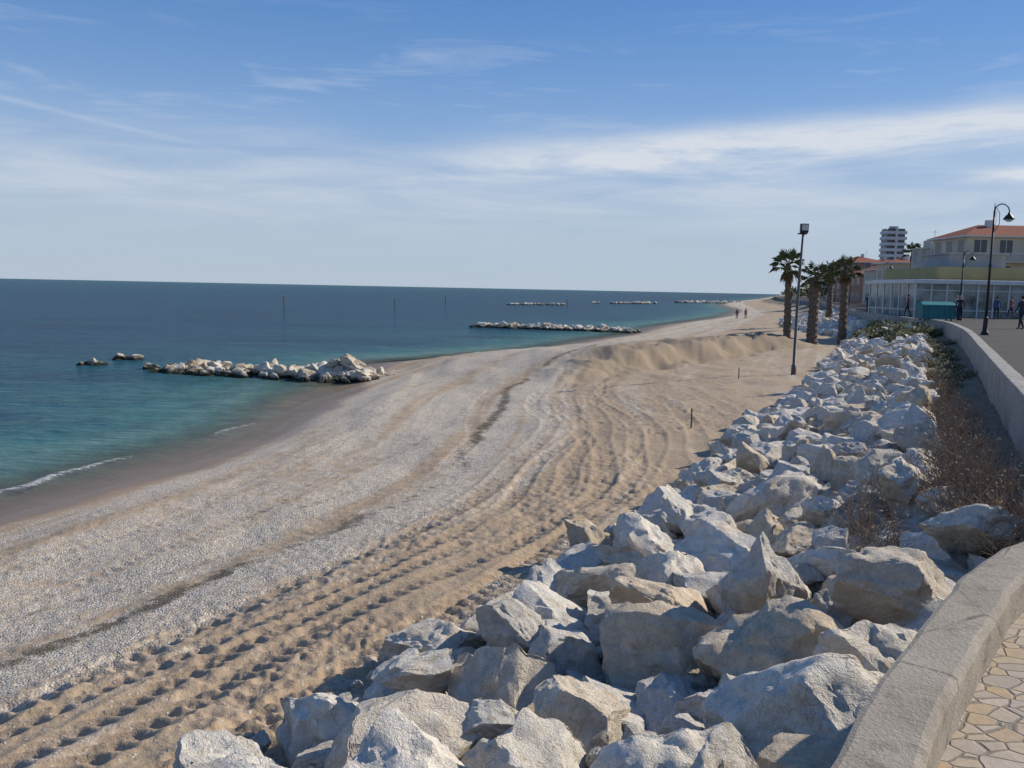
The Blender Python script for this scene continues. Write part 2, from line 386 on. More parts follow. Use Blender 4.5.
breakwater(30,330,34,333,1.,.3,8,.4,.7)

# ------------------------------------------------------------------ walls, promenade, paving
def m_conc(name,c1,c2,speck=.35):
    m,nt=mat(name); N=NT(nt); o=N.obj()
    a=N.noise(o,1.2,6,.65); b=N.noise(o,60,4,.7); d=N.noise(o,9,6,.7)
    c=N.mix(N.range(a,.35,.65),c1,c2); c=N.mix(N.range(b,.5,.68,0,speck),c,(.16,.15,.13)); c=N.mix(N.range(b,.30,.42,.4,0),c,(.55,.52,.47))
    c=N.mix(N.range(d,.52,.68,0,.55),c,(.13,.12,.105))
    ck=N.vor(o,.9,'DISTANCE_TO_EDGE').outputs['Distance']
    ckm=N.range(N.m('ADD',ck,N.m('MULTIPLY',N.m('SUBTRACT',d,.5),.05)),.0,.006,.6,0)
    c=N.mix(ckm,c,(.08,.07,.06))
    N.pbsdf(c,.9,N.bump(N.m('ADD',b,N.m('MULTIPLY',d,.7)),.7,.012),.2); return m
MWALL=m_conc('wall_concrete',(.30,.26,.205),(.42,.37,.30)); MWALL2=m_conc('wall_concrete_pale',(.30,.28,.25),(.41,.39,.355),.2)
def sweep(name,path,prof,m,parent=None):
    P=[Vector((p[0],p[1],0)) for p in path]; vs=[];fs=[];n=len(prof)
    for i,p in enumerate(P):
        d=(P[min(i+1,len(P)-1)]-P[max(i-1,0)]).normalized(); r=Vector((d.y,-d.x,0))
        for (o_,z) in prof:
            q=p+r*(o_+.010*mnoise.noise(Vector((p.x*4,p.y*4,z*4)))); vs.append((q.x,q.y,z+.008*mnoise.noise(Vector((p.x*3.3,p.y*3.3,o_*5)))))
    for i in range(len(P)-1):
        for k in range(n):
            a=i*n+k;b=i*n+(k+1)%n; fs.append((a,a+n,b+n,b))
    fs.append(tuple(range(n))); fs.append(tuple(range((len(P)-1)*n,len(P)*n))[::-1])
    return mesh_obj(name,vs,fs,[m],None,parent)
def rprof(w,z0,z1,r=.02): return [(0,z0),(0,z1-r),(r*.3,z1-r*.3),(r,z1),(w-r,z1),(w-r*.3,z1-r*.3),(w,z1-r),(w,z0)]
yn=np.concatenate([np.linspace(-4,1.5,14),np.linspace(1.7,5.34,110)])
pn=[(float(herm(WL,y)),float(y)) for y in yn]
sweep('curved_seawall',pn,rprof(.24,2.2,3.6,.03),MWALL)
ym=np.linspace(6.1,62,220); pm_=[(float(herm(WL,y)),float(y)) for y in ym]
sweep('promenade_wall',[(4.16,5.36)]+pm_,rprof(.3,2.0,3.5,.02),MWALL2)
yb=np.linspace(62.2,350,60); sweep('promenade_kerb',[(float(herm(WL,y)),float(y)) for y in yb],rprof(.3,2.0,3.45,.02),MWALL2)
def strip(name,ys,off0,off1,z,m,ncol=8):
    vs=[];fs=[]
    for y in ys:
        x0=float(herm(WL,y))
        for k in range(ncol+1): vs.append((x0+off0+(off1-off0)*(k/ncol)**1.5,float(y),z))
    n=ncol+1
    for i in range(len(ys)-1):
        for k in range(ncol): a=i*n+k; fs.append((a,a+1,a+n+1,a+n))
    return mesh_obj(name,vs,fs,[m])
def m_asph():
    m,nt=mat('promenade_asphalt'); N=NT(nt); o=N.obj()
    b=N.noise(o,45,4,.7); c=N.mix(N.noise(o,.8,5),(.065,.06,.058),(.11,.103,.097)); c=N.mix(N.range(b,.5,.7,0,.4),c,(.17,.16,.145))
    N.pbsdf(c,.95,N.bump(b,.4,.01),.1); return m
strip('promenade',np.concatenate([np.linspace(8.5,100,70),np.linspace(105,600,50)]),.28,120,3.4,m_asph())
def m_pave():
    m,nt=mat('stone_paving'); N=NT(nt); o=N.obj()
    w=N.n('ShaderNodeVectorMath',operation='MULTIPLY_ADD'); nz=N.noise(o,5,3,col=True)
    nt.links.new(nz,w.inputs[0]); w.inputs[1].default_value=(.05,.05,0); nt.links.new(o,w.inputs[2]); p=w.outputs[0]
    mp=N.n('ShaderNodeMapping'); nt.links.new(p,mp.inputs[0]); mp.inputs['Rotation'].default_value=(0,0,.6); mp.inputs['Scale'].default_value=(1,1.35,0)
    v=N.vor(mp.outputs[0],8.5,rnd=.75); e=N.vor(mp.outputs[0],8.5,'DISTANCE_TO_EDGE',.75).outputs['Distance']
    c=N.ramp(v.outputs['Color'],[(0,(.40,.31,.23)),(.3,(.46,.39,.31)),(.5,(.44,.32,.19)),(.7,(.50,.43,.35)),(.88,(.34,.30,.26)),(1,(.48,.38,.24))])
    c=N.mix(N.range(N.noise(o,30,5,.7),.4,.7,0,.5),c,(.27,.22,.17))
    j=N.range(N.m('ADD',e,N.m('MULTIPLY',N.noise(o,60,2),.02)),.03,.07)
    c=N.mix(j,(.24,.205,.165),c)
    c=N.mix(N.range(N.noise(o,2.5,5,.65),.5,.7,0,.4),c,(.26,.215,.165))
    N.pbsdf(c,.8,N.bump(N.m('ADD',j,N.m('MULTIPLY',N.noise(o,40,4),.25)),.6,.012),.3); return m
vs=[];fs=[]; ys=list(np.linspace(-4,5.3,60))
for y in ys:
    x0=float(herm(WL,y))+.2
    for k in range(9): vs.append((x0+(14-x0)*k/8,float(y),3.404))
for i in range(len(ys)-1):
    for k in range(8): a=i*9+k; fs.append((a,a+1,a+10,a+9))
mesh_obj('terrace_paving',vs,fs,[m_pave()])
mesh_obj('promenade_pavement',[(4.4,5.3,3.4),(30,5.3,3.4),(130,8.5,3.4),(5.9,8.5,3.4)],[(0,1,2,3)],[bpy.data.materials['promenade_asphalt']])

# ------------------------------------------------------------------ plants
def m_leaf(name,c1,c2):
    m,nt=mat(name); N=NT(nt); o=N.obj()
    c=N.mix(N.noise(o,2.3,4),c1,c2); N.pbsdf(c,.7,None,.25); return m
MPG=m_leaf('palm_frond',(.05,.065,.025),(.15,.16,.06)); MPD=m_leaf('dead_frond',(.18,.13,.08),(.28,.21,.13))
MTR=simple('palm_bark',(.15,.11,.08),.95,.45,6,.9)
def palm(x,y,z,h,r0,cr,nf=30,skirt=1.2,seed=0):
    rr=random.Random(seed); e=empty('palm_tree',(x,y,z))
    b=B(); pts=[];rs=[]; n=26; lx,ly=rr.uniform(-.2,.1),rr.uniform(-.2,.2)
    for i in range(n):
        t=i/(n-1); pts.append((lx*t*t,ly*t*t,-.4+(h+.4)*t)); base=r0*(1.25-.35*t) if t<.1 else r0*(1.1-.35*t)
        rs.append(base*(1+(.16 if i%2 else -.05))*( 1+.35*sst(1-skirt/h,1-skirt/h*.4,t)*(1-sst(.95,1,t))))
    b.tube(pts,rs,12); b.obj('trunk',[MTR],e)
    top=Vector((lx,ly,h)); b=B()
    def fan(az,el,pl,fr,mi,droop):
        d=Vector((math.cos(az)*math.cos(el),math.sin(az)*math.cos(el),math.sin(el)))
        p1=top+d*pl+Vector((0,0,-droop*.25)); b.tube([top,top+d*pl*.5,p1],[.03,.022,.015],4,mi)
        side=d.cross(Vector((0,0,1))).normalized(); up=side.cross(d).normalized()
        ns=13
        for k in range(ns):
            a=(k/(ns-1)-.5)*R(200); dr=(d*math.cos(a)+side*math.sin(a)).normalized()
            L=fr*(.72+.28*math.cos(a*.6))*rr.uniform(.85,1.1); w=fr*.042
            pr=dr.cross(up).normalized()*w; mid=p1+dr*L*.55+up*.03
            tip=p1+dr*L+Vector((0,0,-droop*L*rr.uniform(.35,.7)))
            b.add([p1,mid+pr,tip,mid-pr],[(0,1,2),(0,2,3)],mi)
    for i in range(nf):
        az=i*2.399+rr.uniform(-.3,.3); u=i/nf; el=R(78-95*u+rr.uniform(-10,10))
        fan(az,el,cr*.55,cr*.48*rr.uniform(.8,1.15),0,.25+.7*u)
    for i in range(int(nf*.5)):
        az=i*2.399+.5; fan(az,R(-50-30*rr.random()),cr*.3,cr*.34,1,.8)
    b.obj('fronds',[MPG,MPD],e); return e
tz=lambda x,y: float(terrain(np.array([x]),np.array([y]),False)[0][0])
palm(20.6,64,tz(20.6,64)-.1,5.6,.26,1.6,17,1.1,1)
palm(22.3,63.5,tz(22.3,63.5)-.1,5.0,.36,1.4,16,1.9,2)
palm(37.0,100,3.2,4.6,.28,1.5,14,1.2,3)
palm(25.9,67,tz(25.9,67)-.1,5.9,.30,1.4,16,1.6,4)
palm(34.0,92,3.0,4.2,.28,1.4,14,1.5,5)
palm(55.6,120,3.2,8.0,.3,1.7,17,1.4,6)

def bush(name,x,y,z,w,h,n,mats,seed,twig=True,leaf=.03,nl=8,tr=.006):
    rr=random.Random(seed); b=B()
    for i in range(n):
        a=rr.uniform(0,6.283); d=rr.random()**.5; ex=w*d*math.cos(a); ey=w*d*math.sin(a); ez=h*(1-d*d*.55)*rr.uniform(.6,1.05)
        p0=Vector((ex*.2,ey*.2,-.03)); p2=Vector((ex,ey,ez)); p1=(p0+p2)*.5+Vector((rr.gauss(0,.08),rr.gauss(0,.08),.1*h))
        if twig:
            b.tube([p0,p1,p2],[tr,tr*.7,tr*.35],3,0,False)
            if tr>.006:
                for j in range(2):
                    q=p1.lerp(p2,rr.uniform(.1,.8)); b.tube([q,q+Vector((rr.gauss(0,.1),rr.gauss(0,.1),rr.uniform(.02,.18)))],[tr*.5,tr*.3],3,0,False)
        for j in range(nl):
            t=rr.uniform(.35,1.); q=p0.lerp(p1,t*2) if t<.5 else p1.lerp(p2,t*2-1)
            q=q+Vector([rr.gauss(0,leaf*1.6) for _ in range(3)])
            u=Vector([rr.gauss(0,1) for _ in range(3)]).normalized(); v=u.orthogonal().normalized()
            b.add([q,q+u*leaf+v*leaf*.4,q+u*leaf*2,q+u*leaf-v*leaf*.4],[(0,1,2,3)],1 if rr.random()<.7 else 2)
    o=b.obj(name,mats); o.location=(x,y,z); return o
MTW=simple('dry_twig',(.27,.19,.13),.9,.3,8,0); MDL=simple('dry_leaf',(.40,.31,.20),.9,.3,9,0)
MGL=m_leaf('green_leaf',(.045,.065,.02),(.11,.13,.04)); MGL2=m_leaf('olive_leaf',(.10,.10,.04),(.19,.17,.08))
for i,(y,o_,w,h,k) in enumerate([(8.8,.9,.7,1.2,150),(7.9,.8,.55,1.0,110),(9.9,1.0,.7,1.15,140),(11.6,.9,.7,1.0,120),(13.6,1.0,.7,.85,110),(10.8,1.8,.5,.9,80),(7.2,.7,.4,.75,60),(16,.9,.7,.8,110),(9.2,2.1,.45,.95,70),(18.5,1.0,.6,.7,90),(22,1.1,.6,.6,80),(26,1.2,.6,.5,70),(12.8,2.3,.4,.85,60),(8.1,1.9,.35,.9,50)]):
    x=float(herm(WL,y))-o_; bush('dry_shrub',x,y,tz(x,y),w,h,k,[MTW,MDL,MDL],i,True,.018,3,.0075)
for i in range(22):
    y=20+32*random.random(); x=float(herm(WL,y))-random.uniform(.4,1.7); w=random.uniform(.3,.6)
    bush('low_shrub',x,y,tz(x,y),w,random.uniform(.2,.4),60,[MTW,MGL2 if i%3 else MGL,MDL],50+i,True,.04,12)
for i in range(9):
    y=52+i*2.; x=float(herm(WL,y))-random.uniform(.8,3.0); bush('green_shrub',x,y,tz(x,y),1.3,.8,150,[MTW,MGL,MGL2],90+i,True,.09,16)
b=B(); rr=random.Random(5)
for i in range(60):
    y=130+i*13+rr.uniform(-4,4); x=float(herm(WL,y))+rr.uniform(6,25); hh=rr.uniform(3,6); w=rr.uniform(2,4)
    b.tube([(x,y,3.2),(x,y,3.2+hh*.6)],[.2,.12],5,0)
    for k in range(110):
        u=Vector([rr.gauss(0,1) for _ in range(3)]).normalized()*rr.random()**.4
        q=Vector((x+u.x*w,y+u.y*w,3.2+hh*.65+u.z*hh*.42)); a=Vector([rr.gauss(0,1) for _ in range(3)]).normalized(); c=a.orthogonal().normalized(); L=rr.uniform(.35,.7)
        b.add([q-a*L,q+c*L*.7,q+a*L,q-c*L*.7],[(0,1,2,3)],1)
b.obj('distant_trees',[MTR,MGL])

# ------------------------------------------------------------------ street furniture
MBLK=simple('black_iron',(.02,.022,.024),.5,.2,5,.1,.3,.5); MGAL=simple('galvanised_steel',(.12,.12,.12),.6,.2,4,.1,.2,.4)
MGLS=simple('lamp_glass',(.55,.55,.5),.2,.05,3,0)
def street_lamp(x,y,z,h,side=1,rot=0):
    e=empty('street_lamp',(x,y,z)); e.rotation_euler=(0,0,rot); b=B()
    b.tube([(0,0,-.05),(0,0,.12),(0,0,.16),(0,0,.7),(0,0,.74),(0,0,.8)],[.17,.16,.11,.09,.11,.06],12)
    b.tube([(0,0,.8),(0,0,h*.55),(0,0,h*.56),(0,0,h*.58),(0,0,h)],[.06,.05,.07,.045,.04],10)
    arc=[(side*.34*(1-math.cos(a)),0,h-.05+.34*math.sin(a)) for a in np.linspace(0,math.pi*1.02,14)]
    b.tube(arc,.026,8); b.tube([(0,0,h-.05),(0,0,h+.35)],[.035,.008],8)
    b.tube([(side*.05,0,h-.9),(side*.26,0,h-.55),(side*.24,0,h-.1),(side*.1,0,h+.1)],.014,6)
    b.obj('pole',[MBLK],e,True)
    b=B(); X=side*.68; b.tube([(X,0,h-.05),(X,0,h-.14),(X,0,h-.2),(X,0,h-.34),(X,0,h-.36)],[.04,.07,.14,.23,.23],14); b.obj('lantern_hood',[MBLK],e,True)
    b=B(); b.tube([(X,0,h-.362),(X,0,h-.42),(X,0,h-.46)],[.18,.14,.05],12); b.obj('lantern_glass',[MGLS],e,True); return e
street_lamp(20.6,37.2,3.4,5.35,1,.1)
street_lamp(31.6,60.5,3.4,4.6,1,.1); street_lamp(41,95,3.4,5,1); street_lamp(55,140,3.4,5,1); street_lamp(75,200,3.4,5,1)
e=empty('floodlight_pole',(13.75,41.4,tz(13.75,41.4)-.1)); b=B()
b.tube([(0,0,0),(0,0,.5),(0,0,.52),(.0,0,4),(.1,0,7.2)],[.12,.12,.08,.07,.055],10); b.box(-.18,.26,-.03,.03,6.8,6.86); b.obj('pole',[MGAL],e,True)
b=B()
b.add([(-.1,-.22,6.9),(.26,-.22,6.9),(.26,-.02,6.82),(-.1,-.02,6.82),(-.1,-.25,7.3),(.26,-.25,7.3),(.26,-.02,7.3),(-.1,-.02,7.3)],[(0,3,2,1),(4,5,6,7),(0,1,5,4),(1,2,6,5),(2,3,7,6),(3,0,4,7)])
b.obj('lamp_housing',[MBLK],e); b=B(); b.box(-.07,.23,-.262,-.255,6.98,7.26); b.obj('lamp_glass',[MGLS],e)
for x,y in ((10.3,38.5),(5.2,24.3)):
    b=B(); b.tube([(0,0,-.2),(.01,0,.3),(0,.01,.55)],[.025,.022,.02],7); b.tube([(0,0,.45),(.04,.02,.5)],[.02,.01],5); o=b.obj('wooden_stake',[MTR]); o.location=(x,y,tz(x,y))
MYEL=simple('marker_paint',(.16,.13,.09),.6)
for x,y,h in ((-49.5,184,2.1),(-28.5,205,1.8),(-22,275,2.0),(17.7,283,1.8)):
    b=B(); b.tube([(0,0,-1),(0,0,h)],[.13,.12],8); b.tube([(0,0,h),(0,0,h+.12),(0,0,h+.3)],[.22,.22,.02],8); b.tube([(0,0,h*.45),(0,0,h*.7)],.16,8)
    o=b.obj('sea_marker_post',[MYEL]); o.location=(x,y,0)
MTEAL=simple('teal_plastic',(.03,.17,.19),.5,.2,3,.1); MTEAL2=simple('teal_lid',(.05,.22,.24),.6,.15,3,.1,0,.1)
e=empty('teal_storage_container',(29.0,58.6,3.4)); b=B()
b.box(-1.15,1.15,-.5,.5,.12,1.0,0)
for k in range(7): b.box(-1.1+k*.36,-1.04+k*.36,-.53,-.5,.15,.98,0)
b.box(-1.22,1.22,-.56,.56,1.0,1.08,1); b.add([(-1.2,-.54,1.08),(1.2,-.54,1.08),(1.2,.54,1.08),(-1.2,.54,1.08),(-1.1,.1,1.3),(1.1,.1,1.3)],[(0,1,5,4),(1,2,5),(2,3,4,5),(3,0,4)],1)
for xx in (-.9,.9):
    for yy in (-.35,.35): b.tube([(xx-.03,yy,.06),(xx+.03,yy,.06)],.07,10,2)
b.obj('body',[MTEAL,MTEAL2,MBLK],e)

# ------------------------------------------------------------------ buildings
MGLASS=simple('window_glass',(.03,.04,.05),.08,.3,.5,0,0,.6); MWHT=simple('white_paint',(.66,.65,.62),.6,.08,1.5,.1)
MCREAM=simple('cream_render',(.55,.50,.40),.8,.12,.6,.2); MGREY=simple('grey_render',(.40,.40,.40),.8,.15,.5,.2)
MOLIVE=simple('ochre_fascia',(.36,.32,.16),.7,.12,.8,.1); MBRICK=simple('orange_brick',(.40,.23,.16),.85,.2,1,.3)
def m_tile():
    m,nt=mat('terracotta_tiles'); N=NT(nt); o=N.obj(); w=N.n('ShaderNodeTexWave',wave_type='BANDS',bands_direction='X'); nt.links.new(o,w.inputs[0]); w.inputs['Scale'].default_value=1.4
    c=N.mix(N.noise(o,3,5),(.27,.10,.065),(.40,.18,.12)); c=N.mix(N.range(w.outputs['Fac'],0,.3,.5,0),c,(.16,.06,.035)); N.pbsdf(c,.9,N.bump(w.outputs['Fac'],.8,.06),.1); return m
MTILE=m_tile(); MPIER=simple('brown_shutter',(.12,.07,.04),.7)
def windows(b,x0,x1,yf,z0,st,fh,nw,ww,wh,balc=False,sill=.9):
    for s_ in range(st):
        for k in range(nw):
            cx=x0+(x1-x0)*(k+.5)/nw; z=z0+s_*fh+sill
            b.box(cx-ww/2-.08,cx-ww/2,yf-.05,yf-.003,z-.08,z+wh+.08,1); b.box(cx+ww/2,cx+ww/2+.08,yf-.05,yf-.003,z-.08,z+wh+.08,1)
            b.box(cx-ww/2,cx+ww/2,yf-.05,yf-.003,z+wh,z+wh+.08,1); b.box(cx-ww/2,cx+ww/2,yf-.03,yf-.004,z,z+wh,2)
            b.box(cx-.03,cx+.03,yf-.045,yf-.031,z,z+wh,1); b.box(cx-ww/2-.12,cx+ww/2+.12,yf-.12,yf-.004,z-.16,z-.081,3)
        if balc and s_>0:
            z=z0+s_*fh; b.box(x0+.3,x1-.3,yf-1.2,yf-.01,z-.08,z+.08,3)
            for q in range(int((x1-x0-.6)/.18)): b.box(x0+.32+q*.18,x0+.36+q*.18,yf-1.18,yf-1.15,z+.08,z+.95,4)
            b.box(x0+.3,x1-.3,yf-1.2,yf-1.13,z+.95,z+1.0,4)
def side_windows(b,xs,y0,y1,z0,st,fh,nw,ww,wh,sill=.9):
    for s_ in range(st):
        for k in range(nw):
            cy=y0+(y1-y0)*(k+.5)/nw; z=z0+s_*fh+sill
            b.box(xs-.03,xs-.004,cy-ww/2,cy+ww/2,z,z+wh,2); b.box(xs-.05,xs-.004,cy-ww/2-.08,cy-ww/2-.001,z-.08,z+wh+.08,1); b.box(xs-.05,xs-.004,cy+ww/2+.001,cy+ww/2+.08,z-.08,z+wh+.08,1)
            b.box(xs-.1,xs-.004,cy-ww/2-.1,cy+ww/2+.1,z-.16,z-.081,3)
def building(name,x0,x1,y0,y1,z1,wm,st,nw,nws,roof='flat',balc=False,bm_=None,ww=1.1,wh=1.3):
    e=empty(name,(0,0,0)); z0=3.2; b=B(); b.box(x0,x1,y0,y1,z0,z1); b.obj('walls',[wm],e)
    fh=(z1-z0)/st; b=B(); windows(b,x0,x1,y0,z0+.1,st,fh,nw,ww,wh,balc); side_windows(b,x0,y0,y1,z0+.1,st,fh,nws,ww,wh)
    b.obj('windows',[wm,MWHT,MGLASS,MCREAM,bm_ or MWHT],e); b=B()
    if roof=='flat':
        b.box(x0-.15,x1+.15,y0-.15,y1+.15,z1,z1+.18,0); b.box(x0+1,x0+2.5,y0+2,y0+4,z1+.18,z1+1.2,0)
        b.tube([(x0+2,y0+3,z1+1.2),(x0+2,y0+3,z1+2.6)],.03,5,0); b.box(x0+1.6,x0+2.4,y0+2.98,y0+3.02,z1+2.3,z1+2.34,0)
        b.obj('roof',[MCREAM],e)
    else:
        o=.6; h=(min(x1-x0,y1-y0)/2)*.42; cx0,cx1=x0+(y1-y0)/2*.8,x1-(y1-y0)/2*.8; cy=(y0+y1)/2
        if cx1<cx0: cx0=cx1=(x0+x1)/2
        b.box(x0-o,x1+o,y0-o,y1+o,z1,z1+.15,1)
        b.add([(x0-o,y0-o,z1+.152),(x1+o,y0-o,z1+.152),(x1+o,y1+o,z1+.152),(x0-o,y1+o,z1+.152),(cx0,cy,z1+h),(cx1,cy,z1+h)],[(0,1,5,4),(1,2,5),(2,3,4,5),(3,0,4)],0)
        b.box(cx0+.5,cx0+1.1,cy-1,cy-.4,z1+.3*h,z1+h+.5,1); b.tube([(cx0+2,cy,z1+h*.8),(cx0+2,cy,z1+h+1.6)],.03,5,1)
        b.obj('roof',[MTILE,MWHT],e)
    return e
e=empty('beach_bar'); x0,x1,y0,y1=32.4,50,69,78; zt=6.35
b=B(); b.box(x0+.3,x1,y0+.35,y1,3.3,3.6,0); b.box(x0+.3,x1,y0+3,y1,3.6,zt-.3,1); b.obj('walls',[MWHT,MCREAM],e)
b=B(); b.box(x0-.3,x1+.4,y0-.3,y1+.3,zt-.28,zt,0); b.box(x0+.2,x1,y0+.2,y1,zt,zt+.08,0); b.obj('roof',[MWHT],e)
b=B(); n=14
for k in range(n+1):
    xx=x0+(x1-x0)*k/n; b.box(xx-.06,xx+.06,y0,y0+.12,3.4,zt-.28,0)
for z in (3.95,5.55): b.box(x0,x1,y0+.02,y0+.10,z-.035,z+.035,0)
for k in range(1,7):
    yy=y0+(y1-y0)*k/6; b.box(x0-.001,x0+.11,yy-.06,yy+.06,3.4,zt-.282,0)
b.box(x0+.02,x0+.09,y0+.12,y1,3.92,3.99,0); b.obj('window_frames',[MWHT],e)
MBG,nt=mat('bar_glazing'); N=NT(nt); N.pbsdf(N.mix(N.range(N.noise(N.obj(),.9,4),.35,.6),(.06,.09,.10),(.26,.30,.28)),.06,None,.6)
b=B(); b.box(x0+.04,x1,y0+.05,y0+.065,3.4,zt-.29,0); b.box(x0+.05,x0+.065,y0+.07,y1,3.4,zt-.29,0); b.obj('glazing',[MBG],e)
e=empty('restaurant_building'); b=B(); b.box(40.2,62,81,92,3.2,7.7,0); b.obj('walls',[MCREAM],e)
b=B(); b.box(39.8,62.3,80.4,92.3,6.8,7.85,0); b.obj('fascia',[MOLIVE],e)
b=B(); windows(b,41,61,81,5.,1,3,9,1.6,1.3,False,.3); b.obj('windows',[MCREAM,MWHT,MGLASS,MCREAM],e)
b=B(); b.box(42.5,48,84,90,7.852,9.2,0); b.box(42.3,48.2,83.8,90.2,9.2,9.35,0); b.obj('roof_cabin',[MGREY],e)
building('red_roofed_house',51.5,72,98,106,11.9,MCREAM,3,7,3,'hip',True,MWHT,1.5,1.6)
building('modern_house',54,60,112,117,11.3,MGREY,3,3,2,'flat',True,MWHT,1.4,1.6)
building('white_house',66,76,135,143,11.5,MWHT,3,3,2,'flat',True,MWHT)
building('terraced_house',56.5,60.5,128,134,9.9,MCREAM,2,2,2,'hip')
building('terraced_house',64,72,150,157,9.5,MCREAM,2,3,2,'hip')
building('brick_house',78,86.5,200,212,12.6,MBRICK,4,3,5,'hip',False)
building('terraced_house',68,73.5,168,176,9.2,MBRICK,2,2,3,'hip')
building('terraced_house',88.5,97,212,222,12.5,MCREAM,4,3,4,'hip')
building('terraced_house',93,100,240,255,11,MCREAM,3,3,4,'hip')
building('terraced_house',112,124,290,310,12,MBRICK,3,4,5,'hip')
building('apartment_block',205,222,520,540,17,MWHT,5,5,5,'flat')
building('apartment_block',140,160,380,400,14,MCREAM,4,5,5,'hip')
e=empty('highrise_tower'); X0,X1,Y0,Y1=172.5,181,400,406; b=B(); b.box(X0,X1,Y0,Y1,3,35.8,0); b.box(X0+2.5,X1-2.5,Y0+2,Y1-2,35.8,37.4,0); b.obj('walls',[MGREY],e)
b=B()
for k in range(12):
    z=4.6+k*2.65; b.box(X0-.7,X1+.5,Y0-.9,Y0-.01,z,z+1.3,0); b.box(X0+.3,X1-.3,Y0-.05,Y0-.006,z+1.35,z+2.45,1); b.box(X0-.7,X0-.01,Y0,Y1,z,z+1.3,0); b.box(X0-.05,X0-.006,Y0+.5,Y1-.5,z+1.35,z+2.45,1)
b.box(X0+3.7,X0+4.7,Y0-1.0,Y0-.02,3,37,0); b.obj('balconies',[MWHT,MGLASS],e)

# ------------------------------------------------------------------ people
MSK=simple('skin',(.45,.28,.20),.6,.05,3,0)
def person(x,y,z,rot,top,leg,step=.25,seed=0):
    hair=simple('hair',(.05,.03,.02),.8,.1,9,0); mt=simple('jacket',top,.9,.1,6,0); ml=simple('trousers',leg,.9,.1,6,0); ms=simple('shoes',(.04,.04,.04),.6,.1,5,0)
    V=[];E=[];RD=[]
    def c(pts,rad,root=None):
        last=root
        for p,r in zip(pts,rad):
            V.append(p);RD.append(r); i=len(V)-1
            if last is not None:E.append((last,i))
            last=i
        return last
    c([(0,0,.95)],[.14]); ch=c([(0,0,1.1),(0,0,1.28),(0,0,1.40)],[.13,.15,.12],0); nk=c([(0,.0,1.50),(0,.01,1.56)],[.055,.052],ch)
    for sd in (-1,1):
        st=step*sd
        c([(sd*.1,0,.90),(sd*.1,st*.45+.03,.50),(sd*.1,st*.9-.04,.10),(sd*.1,st*.9-.03,.045),(sd*.11,st*.9+.15,.035)],[.095,.065,.045,.04,.032],0)
        w=c([(sd*.19,0,1.40),(sd*.24,-st*.3-.02,1.12),(sd*.25,-st*.6+.08,.88),(sd*.25,-st*.6+.11,.82)],[.062,.045,.03,.028],ch)
        for k,L in enumerate((.07,.08,.075,.06)):
            yy=-st*.6+.09+k*.017; c([(sd*.25,yy,.785),(sd*.245,yy+.005,.785-L*.55),(sd*.235,yy+.01,.785-L)],[.009,.008,.007],w)
        c([(sd*.235,-st*.6+.15,.80),(sd*.225,-st*.6+.17,.765)],[.01,.008],w)
    me=bpy.data.meshes.new('body'); me.from_pydata(V,E,[]); o=bpy.data.objects.new('body',me); COL.objects.link(o)
    md=o.modifiers.new('s','SKIN'); lay=me.skin_vertices[0].data if me.skin_vertices else None
    if lay is None:
        bm=bmesh.new(); bm.from_mesh(me); bm.verts.layers.skin.verify(); bm.to_mesh(me); bm.free(); lay=me.skin_vertices[0].data
    for i,r in enumerate(RD): lay[i].radius=(r,r*(.8 if i<4 else 1)); lay[i].use_root=(i==0)
    o.modifiers.new('u','SUBSURF').levels=1
    dg=bpy.context.evaluated_depsgraph_get(); nm=bpy.data.meshes.new_from_object(o.evaluated_get(dg)); bpy.data.objects.remove(o)
    nm.name='person'; nm.materials.clear()
    for m in (MSK,mt,ml,ms,hair): nm.materials.append(m)
    bm=bmesh.new(); bm.from_mesh(nm)
    for f in bm.faces:
        q=f.calc_center_median(); f.smooth=True
        f.material_index=0 if q.z>1.50 or (abs(q.x)>.2 and q.z<.86) else (1 if q.z>.93 or abs(q.x)>.19 else (3 if q.z<.085 else 2))
    def ell(cn,sc,mi,n=3,cut=None):
        r=bmesh.ops.create_icosphere(bm,subdivisions=n,radius=1); vs=r['verts']
        for v in vs: v.co=Vector((v.co.x*sc[0],v.co.y*sc[1],v.co.z*sc[2]))+Vector(cn)
        for f in {f for v in vs for f in v.link_faces}: f.material_index=mi; f.smooth=True
    ell((0,.015,1.65),(.075,.095,.115),0); ell((0,-.012,1.675),(.085,.098,.108),4); ell((0,.112,1.64),(.012,.018,.02),0,1)
    for sd in(-1,1): ell((sd*.079,.01,1.645),(.01,.018,.028),0,1); ell((sd*.028,.101,1.665),(.011,.008,.007),3,1)
    ell((0,.103,1.605),(.024,.008,.006),4,1)
    bm.to_mesh(nm); bm.free()
    p=bpy.data.objects.new('person',nm); p.location=(x,y,z); p.rotation_euler=(0,0,rot); link(p)
person(30.0,57.4,3.4,2.6,(.03,.03,.04),(.02,.025,.05))
person(26.9,45.2,3.4,.3,(.05,.05,.07),(.03,.03,.04))
person(31.6,68.5,3.4,1.2,(.25,.05,.05),(.03,.03,.05))
person(33.9,65.5,3.4,2.9,(.30,.30,.32),(.04,.05,.09)); person(36.2,64.0,3.4,-.6,(.05,.09,.18),(.05,.05,.05)); person(38.6,66.3,3.4,1.5,(.35,.12,.10),(.05,.05,.06))
person(34.4,83,3.4,.4,(.05,.06,.1),(.04,.04,.05)); person(35.1,83.2,3.4,.4,(.3,.28,.25),(.03,.03,.06))
person(38.0,145,tz(38,145),-.3,(.04,.04,.05),(.05,.06,.1)); person(39.2,144,tz(39.2,144),-.3,(.20,.08,.06),(.03,.03,.04))

